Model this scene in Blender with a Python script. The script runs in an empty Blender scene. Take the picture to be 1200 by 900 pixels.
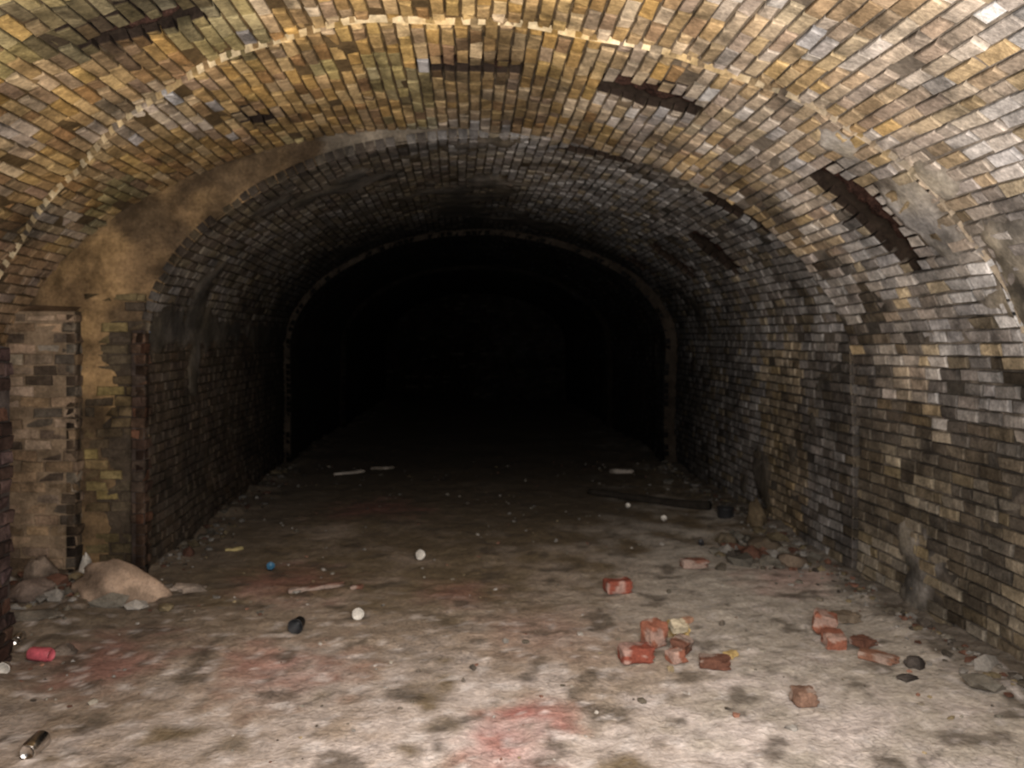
import bpy, bmesh, math, random
from mathutils import Vector, noise, Matrix
random.seed(7)
R=random.random
def U(a,b): return random.uniform(a,b)
def cl(v,a=0.0,b=1.0): return a if v<a else (b if v>b else v)
def sm(a,b,v):
    t=cl((v-a)/(b-a)); return t*t*(3-2*t)
def mix(a,b,k): return tuple(a[i]*(1-k)+b[i]*k for i in range(3))
def mul(a,k): return tuple(max(0.0,v*k) for v in a)
def fbm(x,y,z,s,seed=0.0,o=3):
    v=0;a=1;tot=0
    for i in range(o):
        v+=a*noise.noise(Vector((x*s+seed,y*s+seed*1.7,z*s-seed))); tot+=a; a*=.5; s*=2.1
    return v/tot*1.6

# ------------------------------------------------------------ materials
def make_mat(name,attr=True,color=(.5,.5,.5),rough=.9,var=.35,scale=18,bump=.5,bdist=.01,metal=0,fine=90,spec=.3,lime=0):
    m=bpy.data.materials.new(name); m.use_nodes=True
    nt=m.node_tree; N=nt.nodes; L=nt.links
    b=N['Principled BSDF']; b.inputs['Roughness'].default_value=rough; b.inputs['Metallic'].default_value=metal
    b.inputs['Specular IOR Level'].default_value=spec
    geo=N.new('ShaderNodeNewGeometry')
    n1=N.new('ShaderNodeTexNoise'); n1.inputs['Scale'].default_value=scale; n1.inputs['Detail'].default_value=6; n1.inputs['Roughness'].default_value=.65
    n2=N.new('ShaderNodeTexNoise'); n2.inputs['Scale'].default_value=fine; n2.inputs['Detail'].default_value=4
    L.new(geo.outputs['Position'],n1.inputs['Vector']); L.new(geo.outputs['Position'],n2.inputs['Vector'])
    mr=N.new('ShaderNodeMapRange'); mr.inputs[1].default_value=.3; mr.inputs[2].default_value=.7; mr.inputs[3].default_value=1-var; mr.inputs[4].default_value=1+var
    L.new(n1.outputs['Fac'],mr.inputs[0])
    mr2=N.new('ShaderNodeMapRange'); mr2.inputs[1].default_value=.3; mr2.inputs[2].default_value=.7; mr2.inputs[3].default_value=1-var*.7; mr2.inputs[4].default_value=1+var*.7
    L.new(n2.outputs['Fac'],mr2.inputs[0])
    mm=N.new('ShaderNodeMath'); mm.operation='MULTIPLY'; L.new(mr.outputs[0],mm.inputs[0]); L.new(mr2.outputs[0],mm.inputs[1])
    vm=N.new('ShaderNodeVectorMath'); vm.operation='SCALE'
    if attr:
        at=N.new('ShaderNodeAttribute'); at.attribute_name='Col'; L.new(at.outputs['Color'],vm.inputs[0])
    else: vm.inputs[0].default_value=color
    L.new(mm.outputs[0],vm.inputs['Scale'])
    out=vm.outputs[0]
    if lime:
        g=N.new('ShaderNodeTexNoise'); g.inputs['Scale'].default_value=3.4; g.inputs['Detail'].default_value=10; g.inputs['Roughness'].default_value=.74
        L.new(geo.outputs['Position'],g.inputs['Vector'])
        gr=N.new('ShaderNodeMapRange'); gr.inputs[1].default_value=.38; gr.inputs[2].default_value=.60; gr.inputs[3].default_value=1-lime; gr.inputs[4].default_value=1.18
        L.new(g.outputs['Fac'],gr.inputs[0])
        v3=N.new('ShaderNodeVectorMath'); v3.operation='SCALE'; L.new(out,v3.inputs[0]); L.new(gr.outputs[0],v3.inputs['Scale']); out=v3.outputs[0]
    L.new(out,b.inputs['Base Color'])
    ad=N.new('ShaderNodeMath'); ad.operation='MULTIPLY_ADD'; L.new(n2.outputs['Fac'],ad.inputs[0]); ad.inputs[1].default_value=.4; L.new(n1.outputs['Fac'],ad.inputs[2])
    bp=N.new('ShaderNodeBump'); bp.inputs['Strength'].default_value=bump; bp.inputs['Distance'].default_value=bdist
    L.new(ad.outputs[0],bp.inputs['Height']); L.new(bp.outputs[0],b.inputs['Normal'])
    return m
M_brick=make_mat('brick_mat',var=.32,scale=16,fine=70,bump=.6,bdist=.012,lime=.58,spec=.08,rough=1)
M_mortar=make_mat('mortar_mat',var=.30,scale=9,fine=50,bump=.6,bdist=.012,lime=.5,spec=.08,rough=1)
M_rock=make_mat('stone_mat',var=.3,scale=20,fine=90,bump=.7,bdist=.01,spec=.15)
M_wood=make_mat('rotten_wood_mat',attr=False,color=(.028,.014,.010),var=.7,scale=12,bump=.9,bdist=.02,spec=.1)

# ------------------------------------------------------------ mesh builder
class MB:
    def __init__(s): s.v=[];s.f=[];s.c=[];s.m=[];s.sm=[]
    def add(s,vs,fs,col,mi,smooth=False):
        b=len(s.v); s.v+=vs
        if isinstance(col,list): s.c+=col
        else: s.c+=[col]*len(vs)
        for f in fs: s.f.append(tuple(i+b for i in f)); s.m.append(mi); s.sm.append(smooth)
    def build(s,name,mats):
        me=bpy.data.meshes.new(name); me.from_pydata([tuple(p) for p in s.v],[],s.f)
        a=me.color_attributes.new('Col','FLOAT_COLOR','POINT')
        flat=[]
        for c in s.c: flat+= [c[0],c[1],c[2],1.0]
        a.data.foreach_set('color',flat)
        for m in mats: me.materials.append(m)
        me.polygons.foreach_set('material_index',s.m); me.polygons.foreach_set('use_smooth',s.sm)
        me.update(); ob=bpy.data.objects.new(name,me); bpy.context.scene.collection.objects.link(ob); return ob
def add_brick(mb,c,n,off,col,depth=.06,ch=.007,jit=.005,tilt=.0035,side=None):
    cen=(c[0]+c[1]+c[2]+c[3])/4
    front=[];mid=[];back=[]
    for p in c:
        o=off+U(-tilt,tilt)
        d=(cen-p); dl=d.length
        j=Vector((U(-jit,jit),U(-jit,jit),U(-jit,jit)))
        front.append(p+n*o+d*(ch*1.3/dl)+j)
        mid.append(p+n*(o-ch)+j*.6)
        back.append(p-n*depth)
    vs=front+mid+back
    fs=[(0,1,2,3)]
    for i in range(4):
        k=(i+1)%4
        fs.append((i+4,k+4,k,i)); fs.append((i+8,k+8,k+4,i+4))
    cc=[mul(col,U(.85,1.1)) for _ in range(4)]+([mul(col,.6)]*4+[mul(col,.4)]*4 if side is None else [side]*8)
    mb.add(vs,fs,cc,0)

# ------------------------------------------------------------ profiles
K=300
def prof(xL,xR,zs,zc):
    cx=(xL+xR)/2;a=(xR-xL)/2;b=zc-zs
    pts=[(xL,-.05+ (zs+.05)*i/20) for i in range(20)]
    for i in range(161):
        th=math.pi-math.pi*i/160; pts.append((cx+a*math.cos(th),zs+b*math.sin(th)))
    pts+=[(xR,zs-(zs+.05)*i/20) for i in range(1,21)]
    L=[0]
    for i in range(1,len(pts)): L.append(L[-1]+math.dist(pts[i],pts[i-1]))
    T=L[-1];out=[];j=0
    for k in range(K+1):
        s=T*k/K
        while j<len(L)-2 and L[j+1]<s: j+=1
        f=(s-L[j])/(L[j+1]-L[j]); out.append((pts[j][0]*(1-f)+pts[j+1][0]*f,pts[j][1]*(1-f)+pts[j+1][1]*f))
    return out,T
class Sec:
    def __init__(s,name,y0,y1,p0,p1):
        s.name=name;s.y0=y0;s.y1=y1;s.zs=p0[2]
        s.A,s.L=prof(*p0); s.B,_=prof(*p1)
        s.ya=y0(.5) if callable(y0) else y0; s.yb=y1(.5) if callable(y1) else y1
    def Y0(s,t): return s.y0(t) if callable(s.y0) else s.y0
    def Y1(s,t): return s.y1(t) if callable(s.y1) else s.y1
    def P(s,y,t,off=0):
        k=cl((y-s.ya)/(s.yb-s.ya)); t=cl(t)
        q=t*K; i=min(K-1,int(q)); f=q-i
        def g(T): return (T[i][0]*(1-f)+T[i+1][0]*f, T[i][1]*(1-f)+T[i+1][1]*f)
        a=g(s.A); b=g(s.B); x=a[0]*(1-k)+b[0]*k; z=a[1]*(1-k)+b[1]*k
        i0=max(0,i-1);i1=min(K,i+2)
        tx=s.A[i1][0]-s.A[i0][0]; tz=s.A[i1][1]-s.A[i0][1]; l=math.hypot(tx,tz)
        n=Vector((tz/l,0,-tx/l))
        off+=.022*fbm(x,y,z,.8,61.,2)
        return Vector((x,y,z))+n*off,n
def ring(t):
    return 3.72+1.25*sm(.49,.16,t)+.015*math.sin(t*90)
secs=[
 Sec('A0',-1.2,ring,(-3.085,2.56,1.2,2.98),(-3.085,2.56,1.2,2.98)),
 Sec('A1',ring,5.4,(-3.06,2.54,1.2,2.955),(-3.05,2.52,1.2,2.93)),
 Sec('B',5.4,10.3,(-2.15,2.49,1.5,2.88),(-2.38,2.54,1.5,2.95)),
 Sec('C',10.3,10.8,(-2.30,2.40,1.5,2.88),(-2.30,2.40,1.5,2.88)),
 Sec('D',10.8,14.8,(-2.4,2.5,1.5,2.95),(-2.4,2.5,1.5,2.95)),
 Sec('E',14.8,15.3,(-2.30,2.40,1.5,2.88),(-2.30,2.40,1.5,2.88)),
 Sec('F',15.3,22.5,(-2.4,2.5,1.5,2.95),(-2.4,2.5,1.5,2.95)),
]
# sockets where decayed centering timbers remain in the vault
slots=[(4.28,.14,1.76,2.28),(4.22,.11,.60,1.18),(4.26,.06,-.25,.25),(5.75,.17,1.60,2.06),(5.62,.08,.58,1.08),
       (7.05,.18,1.84,2.26),(8.35,.18,1.80,2.21),(3.45,.07,-1.62,-1.15),(4.80,.05,-1.36,-1.16),(9.6,.12,1.8,2.15)]
def shw(s,x):
    f=cl((x-s[2])/(s[3]-s[2])); return s[1]*(.30+.75*math.sin(math.pi*f)**.6 if 0<f<1 else .3)
OCH=[(.41,.25,.085),(.46,.30,.12),(.35,.215,.075),(.42,.275,.10),(.31,.19,.075),(.48,.33,.15),(.35,.225,.09),(.28,.16,.065)]
GRY=[(.45,.42,.395),(.52,.49,.465),(.41,.385,.37),(.43,.35,.24),(.57,.54,.51),(.37,.33,.30)]
DRK=[(.18,.135,.08),(.15,.11,.075),(.21,.165,.10),(.12,.09,.065),(.24,.20,.15)]
RED=[(.26,.13,.08),(.24,.15,.10),(.30,.18,.12),(.18,.11,.08)]
C=random.choice
def soot_falloff(x,y,z):
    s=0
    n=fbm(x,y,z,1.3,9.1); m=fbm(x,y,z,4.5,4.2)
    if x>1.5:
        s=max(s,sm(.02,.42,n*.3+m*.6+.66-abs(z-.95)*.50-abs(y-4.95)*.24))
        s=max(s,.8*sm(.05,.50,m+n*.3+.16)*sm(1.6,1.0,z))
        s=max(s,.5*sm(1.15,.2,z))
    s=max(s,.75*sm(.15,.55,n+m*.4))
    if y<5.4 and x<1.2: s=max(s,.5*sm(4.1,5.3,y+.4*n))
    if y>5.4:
        base=.5 if x<.2 else .28  # base darkening past the front vault paints light falloff on top of soot
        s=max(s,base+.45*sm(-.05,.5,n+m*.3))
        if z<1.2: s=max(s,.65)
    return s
def depth_falloff(y): return 1-.9*sm(6.0,10.5,y)  # scales colour down along the tunnel, painting in the light falloff
def brick_col(x,y,z):
    n=fbm(x,y,z,.9,2.0); m=fbm(x,y,z,2.6,5.0)
    if y<5.4:
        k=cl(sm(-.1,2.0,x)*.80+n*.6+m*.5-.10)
        c=mix(C(OCH),C(GRY),cl(k+U(-.2,.2)))
        if x<0 and R()<.08: c=mix(c,C(RED),.5)
        if x<-.2 and fbm(x,y,z,1.6,33)>.36: c=mix(c,(.24,.25,.12),.45)
        if R()<.02: c=C(GRY)
        if x<-2.2 and z<2.1: c=mix(c,(.40,.25,.15),.6)
        if x>1.5 and z<1.2: c=mix(c,C([(.36,.28,.15),(.30,.23,.12),(.40,.34,.24)]),.65*sm(1.25,.8,z))
    else:
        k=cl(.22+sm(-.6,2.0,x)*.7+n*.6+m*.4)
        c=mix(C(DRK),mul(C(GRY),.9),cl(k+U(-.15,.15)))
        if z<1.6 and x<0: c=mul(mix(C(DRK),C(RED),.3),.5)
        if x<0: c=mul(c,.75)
        if x>2.2 and z<1.5 and 6.2<y<7.1: c=mix(c,(.45,.32,.15),.55)
    c=mul(c,depth_falloff(y))
    c=mul(c,U(.80,1.13))
    s=soot_falloff(x,y,z)
    if s>0: c=mix(c,mul((.045,.036,.028),depth_falloff(y)),cl(s*U(.8,1.12))*.90)
    return c
def plast(x,y,z):
    n=fbm(x,y,z,.8,14.0); m=fbm(x,y,z,3.5,21.)
    p=sm(.40,.56,n+m*.4)*.9
    if y>5.4:
        if x<0: p=max(p,sm(.16,.05,abs(z-1.62)+m*.12))
        p=max(p,sm(.32,.48,n+m*.35))
    return p
def mort_col(x,y,z,p):
    m=fbm(x,y,z,2.2,7.0)
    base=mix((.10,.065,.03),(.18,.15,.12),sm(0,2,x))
    if x<.2: pl=mix((.30,.20,.095),(.24,.16,.08),cl(.5+m))
    else: pl=mix((.38,.355,.335),(.33,.28,.2),cl(.4+m))
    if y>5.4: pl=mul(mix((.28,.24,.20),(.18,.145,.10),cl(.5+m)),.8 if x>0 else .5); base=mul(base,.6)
    c=mul(mix(base,pl,p),depth_falloff(y))
    s=soot_falloff(x,y,z); return mix(c,mul((.03,.027,.023),depth_falloff(y)),s*.85)
W={'wall_left':MB(),'wall_right':MB(),'ceiling':MB()}
def which(sec,t):
    p,_=sec.P(sec.ya,t)
    if p.z>sec.zs: return W['ceiling']
    return W['wall_left'] if p.x<0 else W['wall_right']
def slotd(x,z,y):
    for s in slots:
        if s[2]-.06<x<s[3]+.06 and z>1.6:
            w=shw(s,x); d=abs(y-s[0])
            if s[2]<x<s[3] and d<w*.8: return 2
            if d<w+.06: return 1
    return 0
for sec in secs:
    big=sec.ya>10.2
    cp=.078 if big else .068
    N=round(sec.L/cp)
    for i in range(N):
        t0=i/N;t1=(i+1)/N;tm=(t0+t1)/2; mb=which(sec,tm)
        ya=sec.Y0(tm);yb=sec.Y1(tm); g=.0052/sec.L
        y=ya-(.09 if i%2 else 0)-U(0,.04)
        pm,_=sec.P((sec.ya+sec.yb)/2,tm)
        cuts=[s for s in slots if sec.ya-.5<s[0]<sec.yb+.5 and s[2]<pm.x+U(-.03,.03)<s[3] and pm.z>1.6]
        while y<yb:
            ln=U(.15,.185) if not big else .22
            if R()<.18: ln=U(.07,.11)
            a=max(y,ya);b=min(y+ln,yb)
            y+=ln+U(.007,.014)
            if b-a<.03: continue
            segs=[(a,b)]; adj=False
            for s in cuts:
                w=shw(s,pm.x)*U(.85,1.15); ns=[]
                for (p,q) in segs:
                    if q<s[0]-w-.03 or p>s[0]+w+.03: ns.append((p,q)); continue
                    adj=True
                    if s[0]-w-p>.03: ns.append((p,min(q,s[0]-w)))
                    if q-s[0]-w>.03: ns.append((max(p,s[0]+w),q))
                segs=ns
            if R()<.022: continue
            off=U(-.005,.005)
            if R()<.08: off-=.010
            if R()<.03: off+=.007
            for (a,b) in segs:
                ymid=(a+b)/2; pc,n=sec.P(ymid,tm)
                c=[sec.P(a,t0+g)[0],sec.P(b,t0+g)[0],sec.P(b,t1-g)[0],sec.P(a,t1-g)[0]]
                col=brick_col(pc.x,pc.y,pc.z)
                if big: col=mul(col,.5)  # far bricks darkened further, light falloff put into the colour
                if adj: add_brick(mb,c,n,off,mul(col,.75),side=(.022,.015,.011))  # brick sides at sockets painted dark, standing in for shade in the recess
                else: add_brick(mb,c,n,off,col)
    near=sec.yb<11
    dt=.036 if near else .1; dy=.036 if near else .12
    nt=int(sec.L/dt); ny=max(2,int((sec.yb-sec.ya)/dy))
    if sec.name=='A1': ny=46
    grid=[]
    for i in range(nt+1):
        t=i/nt; a=sec.Y0(t);b=sec.Y1(t); row=[]
        for j in range(ny+1):
            y=a+(b-a)*j/ny; p,n=sec.P(y,t)
            pl=plast(p.x,p.y,p.z); sd=slotd(p.x,p.z,y)
            if sd: pl=0
            o=-.015+pl*.026+.005*fbm(p.x,p.y,p.z,5,3.)
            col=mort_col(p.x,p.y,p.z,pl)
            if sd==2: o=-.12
            if sd: col=(.02,.014,.01); o-=.03  # socket lining coloured near black as painted shade
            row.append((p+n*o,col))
        grid.append(row)
    for key,mb in W.items():
        idx={};vs=[];cs=[];fs=[]
        for i in range(nt):
            if which(sec,(i+.5)/nt) is not mb: continue
            for j in range(ny):
                q=[]
                for (a,b) in ((i,j),(i+1,j),(i+1,j+1),(i,j+1)):
                    if (a,b) not in idx: idx[(a,b)]=len(vs); vs.append(grid[a][b][0]); cs.append(grid[a][b][1])
                    q.append(idx[(a,b)])
                fs.append(q)
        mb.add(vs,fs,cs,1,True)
# step faces between sections
for si in range(len(secs)-1):
    a=secs[si];b=secs[si+1]; n=260; m=16 if si==1 else 3
    vs=[];cs=[];fs=[]
    for i in range(n+1):
        t=i/n; y=a.Y1(t); p,_=a.P(y,t,-.03); q,_=b.P(b.Y0(t),t,-.006)
        for j in range(m+1):
            k=j/m; r=p.lerp(q,k)
            nn=fbm(r.x,r.y,r.z,3,8.)
            if si==1: r.y+=.015*nn-.05*math.sin(math.pi*k)*(1 if r.x<-1.5 else 0)+.02
            c=mix((.25,.16,.075),(.18,.115,.06),cl(.5+nn))
            if si==0:
                c=mix((.42,.30,.15),(.58,.47,.30),cl(.5+nn*1.5))
                if r.x>.8: c=mix(c,(.24,.2,.16),sm(.8,1.9,r.x)*.8)
            if si==1:
                c=mix(c,(.05,.035,.022),sm(-.15,.45,fbm(r.x,r.y,r.z,2.2,51.)+.35*sm(2.2,2.8,r.z)+.25*sm(2.0,1.6,r.z))*.85)
                if r.x>-1.0: c=mix((.07,.055,.04),(.15,.125,.095),cl(.5+nn))
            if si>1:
                c=mul((.05,.038,.028),.45 if si<4 else .12)  # far step faces painted darker to offset the light they catch
            vs.append(r);cs.append(c)
    for i in range(n):
        for j in range(m):
            o=i*(m+1)+j; fs.append((o,o+1,o+m+2,o+m+1))
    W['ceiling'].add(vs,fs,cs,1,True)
# ------------------------------------------------------------ left end face brickwork
def flat_bricks(mb,x0,x1,z0,z1,y,colf,skip=None,nrm=Vector((0,-1,0)),axis=0):
    z=z0;i=0
    while z<z1-.03:
        zt=min(z+.061,z1); x=x0-(.09 if i%2 else 0)
        while x<x1-.02:
            ln=U(.14,.185); a=max(x,x0);b=min(x+ln,x1); x+=ln+.01
            if b-a<.03: continue
            if skip and skip((a+b)/2,(z+zt)/2): continue
            if axis==0: c=[Vector((a,y,z)),Vector((b,y,z)),Vector((b,y,zt)),Vector((a,y,zt))]
            else: c=[Vector((y,a,z)),Vector((y,b,z)),Vector((y,b,zt)),Vector((y,a,zt))]
            if R()<.05: continue
            add_brick(mb,c,nrm,U(-.014,.006),colf((a+b)/2,(z+zt)/2),jit=.008)
        z+=.069;i+=1
def quadwall(mb,pts,col):
    mb.add([Vector(p) for p in pts],[(0,1,2,3)],col,1)
wl=W['wall_left']
def grime(c,x,z,s=0):
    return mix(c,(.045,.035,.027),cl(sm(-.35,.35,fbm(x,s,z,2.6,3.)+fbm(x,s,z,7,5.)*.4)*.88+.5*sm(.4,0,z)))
def pc1(x,z):
    c=mix(C(OCH),C([(.34,.24,.17),(.36,.27,.20),(.29,.20,.13),(.36,.31,.25)]),U(.75,1)); c=mul(c,U(.75,.95))
    return grime(c,x,z)
def pc2(x,z):
    c=mul(C([(.22,.165,.07),(.17,.12,.06),(.14,.10,.055),(.23,.175,.08)]),U(.4,.85))
    return grime(c,x,z,4)
flat_bricks(wl,-3.07,-2.56,0,1.70,5.27,pc1)
flat_bricks(wl,5.27,5.42,0,1.70,-2.56,lambda a,z:mul(pc1(0,z),.7),nrm=Vector((1,0,0)),axis=1)
quadwall(wl,[(-3.1,5.28,0),(-2.57,5.28,0),(-2.57,5.28,1.72),(-3.1,5.28,1.72)],(.18,.13,.085))
quadwall(wl,[(-2.57,5.28,0),(-2.57,5.5,0),(-2.57,5.5,1.72),(-2.57,5.28,1.72)],(.08,.06,.04))
quadwall(wl,[(-3.1,5.28,1.72),(-2.57,5.28,1.72),(-2.57,5.5,1.80),(-3.1,5.5,1.80)],(.15,.10,.06))
flat_bricks(wl,-2.55,-2.16,0,1.84,5.37,pc2,skip=lambda x,z:(1.66<z<1.80 and x<-2.26) or (.30<z<.38))
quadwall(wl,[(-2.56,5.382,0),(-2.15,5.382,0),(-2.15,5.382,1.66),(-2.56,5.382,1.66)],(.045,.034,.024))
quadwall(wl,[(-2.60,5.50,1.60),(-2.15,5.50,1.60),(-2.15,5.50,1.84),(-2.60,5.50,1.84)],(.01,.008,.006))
flat_bricks(wl,-2.22,-2.13,0,1.60,5.31,lambda x,z:grime(mul(C(RED),U(.2,.4)),x,z))
flat_bricks(wl,5.31,5.42,0,1.60,-2.13,lambda a,z:mul(C(RED),U(.12,.3)),nrm=Vector((1,0,0)),axis=1)
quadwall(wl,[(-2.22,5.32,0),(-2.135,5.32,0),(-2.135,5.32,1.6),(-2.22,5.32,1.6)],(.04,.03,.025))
for k,mb in W.items(): mb.build(k,[M_brick,M_mortar])
wb=MB()
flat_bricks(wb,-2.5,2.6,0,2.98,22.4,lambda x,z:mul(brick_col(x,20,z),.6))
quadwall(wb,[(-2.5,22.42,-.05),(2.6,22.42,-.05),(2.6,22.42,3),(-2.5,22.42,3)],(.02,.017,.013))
wb.build('wall_back',[M_brick,M_mortar])
jb=MB()
def pj(x,z): return mul(mix(C(RED),(.2,.14,.15),U(0,.7)),U(.15,.4))
flat_bricks(jb,-2.46,-2.165,-.02,1.5,3.60,pj)
flat_bricks(jb,3.6,3.86,-.02,1.5,-2.165,lambda a,z:pj(a,z),nrm=Vector((1,0,0)),axis=1)
vs=[Vector(p) for p in [(-2.46,3.615,-.02),(-2.18,3.615,-.02),(-2.18,3.85,-.02),(-2.46,3.85,-.02),(-2.46,3.615,1.5),(-2.18,3.615,1.52),(-2.18,3.85,1.49),(-2.46,3.85,1.5)]]
jb.add(vs,[(0,1,5,4),(1,2,6,5),(2,3,7,6),(3,0,4,7),(4,5,6,7)],(.05,.04,.035),1)
jb.build('brick_jamb',[M_brick,M_mortar])

for s in slots:
    best=None
    for q in secs:
        ts=[k/400 for k in range(401) if s[2]<q.P(s[0],k/400)[0].x<s[3] and q.P(s[0],k/400)[0].z>1.6 and q.Y0(k/400)<=s[0]<q.Y1(k/400)]
        if len(ts)>3: best=(q,ts[0],ts[-1])
    if not best: continue
    q,ta,tb=best; nn=34;mm=8; vs=[];fs=[]
    for i in range(nn+1):
        t=ta+(tb-ta)*(.04+.92*i/nn)
        x=q.P(s[0],t)[0].x; w=shw(s,x)
        for j in range(mm+1):
            y=s[0]+(j/mm-.5)*2*w*.8+.012*fbm(i*.3,j,0,1,3)
            off=-.115+.085*math.sin(math.pi*j/mm)**.5*(.75+.6*fbm(t*40,j*.2,0,1.2,s[0]))+.03*fbm(t*90,y*30,0,1.2,s[0])
            vs.append(q.P(y,t,min(off,-.012))[0])
    for i in range(nn):
        for j in range(mm):
            o=i*(mm+1)+j; fs.append((o,o+1,o+mm+2,o+mm+1))
    tm=MB(); tm.add(vs,fs,(.1,.1,.1),0,True); tm.build('rotten_timber',[M_wood])

# ------------------------------------------------------------ floor
def fz(x,y):
    z=.016*fbm(x,y,0,1.1,1.0)+.009*fbm(x,y,0,5,2.0)
    z+=.05*sm(2.05,2.5,x)*(0.6+fbm(x,y,0,3,5.))
    z+=.07*sm(-1.85,-2.3,x)*(0.5+fbm(x,y,0,3,6.))
    return z
reds=[(.14,3.12,.22,.6),(.30,3.35,.14,.45),(-.88,3.84,.34,.42),(-1.75,3.9,.35,.38),(-1.2,5.2,.4,.35),(2.0,5.2,.35,.3),(-.1,5.0,.3,.3),(.4,4.3,.4,.18),(-.9,7.5,.5,.3)]
def floor_col(x,y):
    a=fbm(x,y,0,.9,11.);b=fbm(x,y,0,3.0,12.);d=fbm(x,y,0,7,13.)
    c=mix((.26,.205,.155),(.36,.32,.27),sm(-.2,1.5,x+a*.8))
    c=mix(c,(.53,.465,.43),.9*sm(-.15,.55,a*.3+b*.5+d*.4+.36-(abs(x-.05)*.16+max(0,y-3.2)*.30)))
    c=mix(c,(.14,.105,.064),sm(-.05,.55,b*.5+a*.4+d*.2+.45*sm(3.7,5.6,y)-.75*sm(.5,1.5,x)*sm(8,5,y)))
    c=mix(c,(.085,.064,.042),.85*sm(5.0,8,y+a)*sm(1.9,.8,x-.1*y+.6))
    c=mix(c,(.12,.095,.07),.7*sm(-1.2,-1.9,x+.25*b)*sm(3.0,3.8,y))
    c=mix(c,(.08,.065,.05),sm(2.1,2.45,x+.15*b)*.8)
    for (rx,ry,r,s) in reds:
        dd=math.hypot(x-rx,(y-ry)*.9)/r+b*.6+d*.5
        if dd<1.3: c=mix(c,(.32,.11,.10),s*sm(1.3,.0,dd))
    c=mix(c,(.07,.055,.04),.7*sm(.24,.46,fbm(x,y,0,5,17.)))
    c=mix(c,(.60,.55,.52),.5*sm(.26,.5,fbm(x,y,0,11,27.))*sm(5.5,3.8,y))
    return mul(c,1-.6*sm(6,11,y))  # floor colour darkens with depth, painted light falloff
ys=[];y=-1.2
while y<23:
    ys.append(y); y+= .12 if y<2.4 else (.026 if y<5.5 else (.05 if y<9 else .14))
nx=190; fb=MB(); vs=[];cs=[];fs=[]
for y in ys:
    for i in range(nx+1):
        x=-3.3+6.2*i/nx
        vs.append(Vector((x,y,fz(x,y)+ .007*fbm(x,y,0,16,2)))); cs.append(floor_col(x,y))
for j in range(len(ys)-1):
    for i in range(nx):
        o=j*(nx+1)+i; fs.append((o,o+1,o+nx+2,o+nx+1))
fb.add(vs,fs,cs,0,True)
M_floor=make_mat('dirt_floor_mat',var=.28,scale=11,fine=48,bump=.8,bdist=.018,spec=.2)
nt=M_floor.node_tree;N=nt.nodes;L=nt.links
vo=N.new('ShaderNodeTexVoronoi'); vo.feature='DISTANCE_TO_EDGE'; vo.inputs['Scale'].default_value=13
geo=N.new('ShaderNodeNewGeometry'); nz=N.new('ShaderNodeTexNoise'); nz.inputs['Scale'].default_value=9
mxv=N.new('ShaderNodeMix'); mxv.data_type='VECTOR'; mxv.inputs[0].default_value=.2
L.new(geo.outputs['Position'],nz.inputs['Vector']); L.new(geo.outputs['Position'],mxv.inputs[4]); L.new(nz.outputs['Color'],mxv.inputs[5]); L.new(mxv.outputs[1],vo.inputs['Vector'])
cr=N.new('ShaderNodeMapRange'); cr.inputs[1].default_value=0; cr.inputs[2].default_value=.08; cr.inputs[3].default_value=.68; cr.inputs[4].default_value=1
L.new(vo.outputs['Distance'],cr.inputs[0])
n3=N.new('ShaderNodeTexNoise'); n3.inputs['Scale'].default_value=1.6; L.new(geo.outputs['Position'],n3.inputs['Vector'])
m3=N.new('ShaderNodeMapRange'); m3.inputs[1].default_value=.42; m3.inputs[2].default_value=.6; L.new(n3.outputs['Fac'],m3.inputs[0])
mf=N.new('ShaderNodeMix'); mf.data_type='FLOAT'; mf.inputs[2].default_value=1; L.new(m3.outputs[0],mf.inputs[0]); L.new(cr.outputs[0],mf.inputs[3])
bs=N['Principled BSDF']; old=bs.inputs['Base Color'].links[0].from_socket
v2=N.new('ShaderNodeVectorMath'); v2.operation='SCALE'; L.new(old,v2.inputs[0]); L.new(mf.outputs[0],v2.inputs['Scale']); L.new(v2.outputs[0],bs.inputs['Base Color'])
fb.build('floor',[M_floor])

# ------------------------------------------------------------ debris
def ico(sub):
    bm=bmesh.new(); bmesh.ops.create_icosphere(bm,subdivisions=sub,radius=1)
    v=[x.co.copy() for x in bm.verts]; f=[tuple(q.index for q in p.verts) for p in bm.faces]; bm.free(); return v,f
I1=ico(1);I3=ico(4)
def rock_data(I,dims,seed,rough):
    rz=Matrix.Rotation(seed*2.3,3,'Z'); out=[]
    for p in I[0]:
        d=1+rough*noise.noise(p*1.3+Vector((seed,seed,0)))+rough*.5*noise.noise(p*3.1+Vector((0,seed,seed)))
        q=Vector((p.x*d*dims[0],p.y*d*dims[1],p.z*d*dims[2])); q.z=max(q.z,-dims[2]*.55)
        out.append(rz@q)
    return out
rb=MB()
def crumb(x,y,s,col):
    seed=U(0,90); d=rock_data(I1,(s*U(.7,1.4),s*U(.7,1.3),s*U(.4,.8)),seed,.8)
    z=fz(x,y)+s*.3
    rb.add([p+Vector((x,y,z)) for p in d],I1[1],mul(col,1-.55*sm(5,8,y)),0)  # crumb colour darkens with distance, following the painted falloff
PAL=[(.3,.27,.22),(.2,.17,.13),(.36,.33,.29),(.22,.11,.075),(.28,.22,.13),(.12,.1,.08),(.42,.39,.35)]
for i in range(1300):
    x=U(-2.3,2.4);y=2.6+U(0,1)**1.2*8
    if fbm(x,y,0,1.2,40)<U(-.3,.5): continue
    crumb(x,y,min(.022,.004+random.expovariate(190)),mul(C(PAL),U(.4,1.0)))
for i in range(520):
    y=U(3.3,10.3); x=2.42-abs(random.gauss(0,.10)); crumb(x,y,.006+random.expovariate(110),mul(C(PAL),U(.3,.6)))
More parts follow.
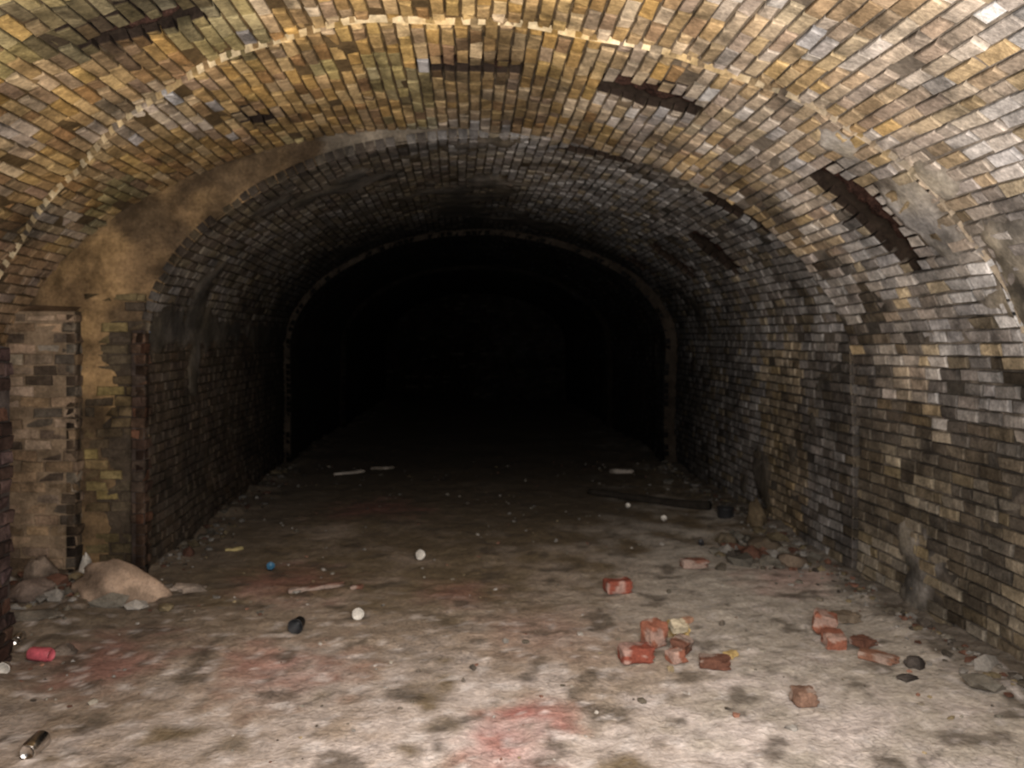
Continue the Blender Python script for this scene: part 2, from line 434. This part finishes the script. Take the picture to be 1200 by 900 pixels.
for i in range(260):
    y=U(5.4,10.2); x=-2.13-(y-5.4)*.045+abs(random.gauss(0,.14)); crumb(x,y,.006+random.expovariate(110),mul(C(PAL),U(.2,.45)))
for i in range(300):
    x=random.gauss(-2.45,.25); y=random.gauss(4.95,.22)
    if y<5.2: crumb(x,y,.008+random.expovariate(70),mul(C(PAL),U(.3,.8)))
for i in range(160):
    crumb(random.gauss(2.08,.16),random.gauss(5.85,.28),.008+random.expovariate(60),mul(C(PAL),U(.25,.6)))
rb.build('floor_rubble',[M_rock])
def rock(name,x,y,dims,col,rough=.6,sink=.1,facets=0):
    seed=U(0,50); mb=MB(); d=rock_data(I3,dims,seed,rough)
    if facets:
        rs=random.Random(int(seed*100)); pl=[]
        for _ in range(facets):
            v=Vector((rs.uniform(-1,1),rs.uniform(-1,1),rs.uniform(-.1,1))).normalized(); pl.append((v,rs.uniform(.62,.85)))
        nd=[]
        for p in d:
            q=Vector((p.x/dims[0],p.y/dims[1],p.z/dims[2]))
            for v,h in pl:
                e=q.dot(v)-h
                if e>0: q-=v*e*.93
            nd.append(Vector((q.x*dims[0],q.y*dims[1],q.z*dims[2])))
        d=nd
    cs=[mul(mix(col,mul(col,.4),cl(.5+1.2*noise.noise(p*9))),1) for p in d]
    z=fz(x,y)+dims[2]*(.55-sink)
    mb.add(d,I3[1],cs,0,True); o=mb.build(name,[M_rock]); o.location=(x,y,z); return o
o=rock('boulder',-2.08,4.84,(.20,.20,.17),(.32,.23,.165),.35,facets=9); o.scale=(1.25,.8,.85)
rock('stone',-1.74,5.02,(.11,.06,.03),(.25,.2,.16),facets=8)
rock('stone',-2.56,4.72,(.17,.10,.07),(.14,.105,.085),.4,facets=9)
rock('stone',-2.34,4.40,(.14,.08,.035),(.14,.12,.095),.4,facets=9)
rock('stone',-2.68,5.05,(.12,.1,.11),(.17,.13,.10),.4,facets=9)
rock('stone',-2.44,5.15,(.045,.04,.13),(.45,.42,.37),facets=7)
rock('stone',-2.0,4.0,(.08,.05,.025),(.2,.16,.13),facets=7)
rock('stone',2.05,3.82,(.05,.04,.04),(.06,.05,.043),facets=8)
rock('stone',1.93,3.66,(.045,.03,.018),(.06,.05,.043),facets=8)
rock('stone',2.12,5.95,(.17,.11,.07),(.11,.085,.06),.5,facets=10)
rock('stone',1.92,6.15,(.10,.09,.06),(.10,.08,.055),.5,facets=10)
rock('stone',2.18,5.55,(.12,.10,.06),(.12,.09,.065),.5,facets=10)
rock('stone',2.34,6.75,(.09,.16,.12),(.12,.09,.055),.5,facets=10)
def broken_brick(x,y,L_,W_,H_,rot,col,tilt=0,zoff=0,name='broken_brick'):
    bm=bmesh.new(); bmesh.ops.create_cube(bm,size=1)
    bmesh.ops.subdivide_edges(bm,edges=bm.edges[:],cuts=7,use_grid_fill=True)
    sd=U(0,60); vs=[];cs=[]
    for v in bm.verts:
        p=v.co.copy()
        q=Vector((abs(p.x),abs(p.y),abs(p.z)))*2
        r=max(0,q.x-.84)**2+max(0,q.y-.78)**2+max(0,q.z-.74)**2
        p*=1-1.1*r
        w=Vector((p.x*L_,p.y*W_,p.z*H_))
        if p.x>.1: w.x+= -.30*L_*abs(noise.noise(Vector((p.y*4+sd,p.z*4,sd))))*(p.x-.1)/.4*1.9
        if p.y>.2: w.y-= .2*W_*abs(noise.noise(Vector((p.x*4+sd,p.z*3,sd+8))))
        w+=.007*noise.noise_vector(w*26+Vector((sd,0,0)))
        vs.append(w); cs.append(mix(mul(col,U(.85,1.1)),(.33,.29,.25) if noise.noise(w*14+Vector((sd,1,1)))>.2 else mul(col,.7),.45))
    fs=[tuple(a.index for a in f.verts) for f in bm.faces]; bm.free()
    mb=MB(); mb.add(vs,fs,cs,0,False); o=mb.build(name,[M_rock])
    o.rotation_euler=(tilt,U(-.05,.05),rot); o.location=(x,y,fz(x,y)+H_*.5*.95+abs(math.sin(tilt))*W_*.3+zoff); return o
RB=(.20,.057,.037);RB2=(.24,.095,.06);YB=(.46,.33,.14);DB=(.13,.06,.04)
def px(u,v): return ((u-555)*1.5/(v-405),1440/(v-405))
broken_brick(.775,3.89,.17,.11,.08,.15,RB)
broken_brick(.905,4.10,.12,.11,.13,.5,RB2,.15)
broken_brick(1.06,4.24,.12,.09,.08,-.3,YB)
broken_brick(1.02,4.02,.12,.09,.07,.9,DB,.2)
broken_brick(1.13,3.83,.15,.09,.05,-.2,DB,.1)
broken_brick(.96,3.88,.09,.08,.06,.4,RB2)
broken_brick(1.03,4.11,.09,.07,.05,.2,(.40,.34,.24),.4,.068)
broken_brick(1.25,3.98,.07,.05,.03,.7,YB)
broken_brick(1.16,4.45,.06,.05,.03,.7,(.35,.2,.13))
broken_brick(.88,4.98,.17,.11,.085,.1,RB)
broken_brick(1.50,5.55,.20,.08,.065,.1,(.17,.08,.055))
broken_brick(1.84,4.30,.14,.12,.11,1.2,RB2,.2)
broken_brick(1.80,4.10,.15,.10,.08,1.4,RB2)
broken_brick(1.95,4.10,.13,.10,.04,.5,DB)
broken_brick(1.93,3.90,.18,.09,.04,-.7,(.20,.10,.065))
broken_brick(2.04,4.50,.16,.12,.05,.2,(.16,.125,.09))
broken_brick(1.39,3.44,.10,.10,.07,.1,(.20,.12,.085))
def slab(x,y,l,w,h,rot,col,name):
    return broken_brick(x,y,l,w,h,rot,col,0,0,name)
slab(-.96,5.02,.36,.06,.025,.35,(.16,.085,.06),'wood_scrap')
slab(-.72,5.06,.08,.07,.02,0,(.16,.075,.05),'wood_scrap')
slab(-1.45,9.6,.40,.06,.03,.5,(.22,.19,.16),'wood_scrap')
slab(-1.1,9.9,.3,.05,.03,.1,(.12,.10,.08),'wood_scrap')
slab(-1.75,6.0,.14,.05,.02,.3,(.32,.26,.12),'wood_scrap')
slab(1.75,9.7,.30,.09,.05,.0,(.10,.085,.07),'wood_scrap')
def tube(name,pts,rad,mat,seg=14):
    vs=[];fs=[]; n=len(pts)
    for i,p in enumerate(pts):
        d=(pts[min(n-1,i+1)]-pts[max(0,i-1)]).normalized(); a=d.cross(Vector((0,0,1))).normalized(); b=a.cross(d)
        for k in range(seg):
            th=2*math.pi*k/seg; vs.append(p+(a*math.cos(th)+b*math.sin(th))*rad[i])
    for i in range(n-1):
        for k in range(seg):
            q=(k+1)%seg; fs.append((i*seg+k,i*seg+q,(i+1)*seg+q,(i+1)*seg+k))
    fs.append(tuple(range(seg-1,-1,-1))); fs.append(tuple((n-1)*seg+k for k in range(seg)))
    mb=MB(); mb.add(vs,fs,(.1,.08,.06),0,True); o=mb.build(name,[mat]); return o
M_dark=make_mat('dark_wood_mat',attr=False,color=(.016,.013,.010),var=.4,scale=20,spec=.1)
pts=[]
for i in range(20):
    k=i/19; x=1.15+1.0*k; y=8.2-.75*k; pts.append(Vector((x,y,fz(x,y)+.035+.01*math.sin(k*7))))
tube('wooden_pole',pts,[.026+.02*k/19 for k in range(20)],M_dark)
def lathe(name,prof_,mat,loc,rot,crush=0,seg=36):
    vs=[];fs=[];n=len(prof_)
    for i,(r,z) in enumerate(prof_):
        for k in range(seg):
            th=2*math.pi*k/seg; c=1-crush*noise.noise(Vector((math.cos(th)*1.5,math.sin(th)*1.5,z*25)))
            vs.append(Vector((r*c*math.cos(th),r*c*math.sin(th),z)))
    for i in range(n-1):
        for k in range(seg):
            q=(k+1)%seg; fs.append((i*seg+k,i*seg+q,(i+1)*seg+q,(i+1)*seg+k))
    mb=MB(); mb.add(vs,fs,(.5,.5,.5),0,True)
    o=mb.build(name,[mat]); o.location=loc; o.rotation_euler=rot; return o
M_white=make_mat('white_plastic_mat',attr=False,color=(.46,.43,.38),var=.3,rough=.5,bump=.1)
M_black=make_mat('black_plastic_mat',attr=False,color=(.015,.015,.016),var=.2,rough=.5,bump=.1)
M_pink=make_mat('pink_label_mat',attr=False,color=(.40,.08,.10),var=.3,rough=.45,bump=.1,spec=.5)
M_tin=make_mat('tin_mat',attr=False,color=(.65,.62,.58),var=.2,rough=.25,metal=1,bump=.15)
M_blue=make_mat('blue_plastic_mat',attr=False,color=(.03,.10,.17),var=.2,rough=.4,bump=.1)
can=[(.0,0),(.024,0),(.029,.004),(.033,.012),(.033,.10),(.031,.106),(.027,.115),(.027,.118),(.025,.118),(.024,.113),(0,.113)]
cup=[(.0,0),(.026,0),(.028,.003),(.038,.085),(.041,.087),(.041,.09),(.037,.089),(.026,.006),(0,.005)]
tub=[(0,0),(.036,0),(.04,.005),(.04,.045),(.043,.047),(.043,.052),(.038,.052),(.036,.046),(0,.044)]
H=math.pi/2
def put(name,prof_,mat,u,v,r,rot,crush=.06,s=1.0):
    x,y=px(u,v); o=lathe(name,prof_,mat,(x,y,fz(x,y)+r*s*.97),rot,crush); o.scale=(s,s,s); return o
put('plastic_lid_tub',tub,M_white,420,724,.043,(H,0,.1),.1,.75)
put('black_cup',cup,M_black,352,736,.041,(H,0,-.1),.05,1.0)
put('plastic_lid_tub',tub,M_white,490,655,.043,(H*.9,0,.5),.12,.8)
put('drink_can',can,M_pink,35,775,.033,(H,0,1.35),.12)
put('drink_can',can,M_tin,50,874,.033,(H,0,.05),.10)
put('drink_can',can,M_tin,24,750,.033,(H,0,.3),.15,.8)
put('paint_tin',tub,M_black,850,607,.05,(0,0,0),.05,1.7).location.z-=.083
put('bottle_cap',tub,M_blue,317,668,.035,(H*.6,0,.3),.2,.6)
put('bottle_cap',tub,M_white,5,790,.03,(H,0,.3),.2,.7)
for (u,v,s) in [(735,595,.5),(778,611,.55),(822,641,.5)]:
    put('bottle_cap',tub,M_white if u!=822 else M_black,u,v,.043,(H*U(.3,.7),0,U(-1,1)),.2,s)

# ------------------------------------------------------------ light
def area(name,loc,rot,sx,sy,e,col,spread=180):
    l=bpy.data.lights.new(name,'AREA'); l.shape='RECTANGLE'; l.size=sx; l.size_y=sy; l.energy=e; l.color=col; l.spread=math.radians(spread)
    o=bpy.data.objects.new(name,l); o.location=loc; o.rotation_euler=rot; bpy.context.scene.collection.objects.link(o); return o
area('daylight_entrance',(.3,.1,1.5),(math.radians(90),0,math.radians(-6)),1.8,1.2,98,(1,.95,.91))
area('fill_upward',(.1,.6,1.1),(math.radians(90+42),0,0),2.0,.8,125,(1,.94,.88),130)  # added fill light aimed up at the near vault, not an opening
area('fill_downward',(.2,.4,2.2),(math.radians(90-42),0,0),1.2,.8,68,(1,.94,.90),110)  # added fill light aimed down at the near floor, not an opening
w=bpy.data.worlds.new('world'); bpy.context.scene.world=w; w.use_nodes=True
w.node_tree.nodes['Background'].inputs[0].default_value=(.7,.8,1,1); w.node_tree.nodes['Background'].inputs[1].default_value=.1
sc=bpy.context.scene
sc.view_settings.view_transform='Standard'
cd=bpy.data.cameras.new('camera'); cd.sensor_width=36; cd.lens=28.8; cd.shift_x=.0375; cd.shift_y=-.0375; cd.clip_start=.05
# the photograph is slightly out of focus (focused a little too near)
cd.dof.use_dof=True; cd.dof.focus_distance=1.5; cd.dof.aperture_fstop=5.0
co=bpy.data.objects.new('camera',cd); co.location=(0,0,1.5); co.rotation_euler=(math.radians(90),0,0)
sc.collection.objects.link(co); sc.camera=co
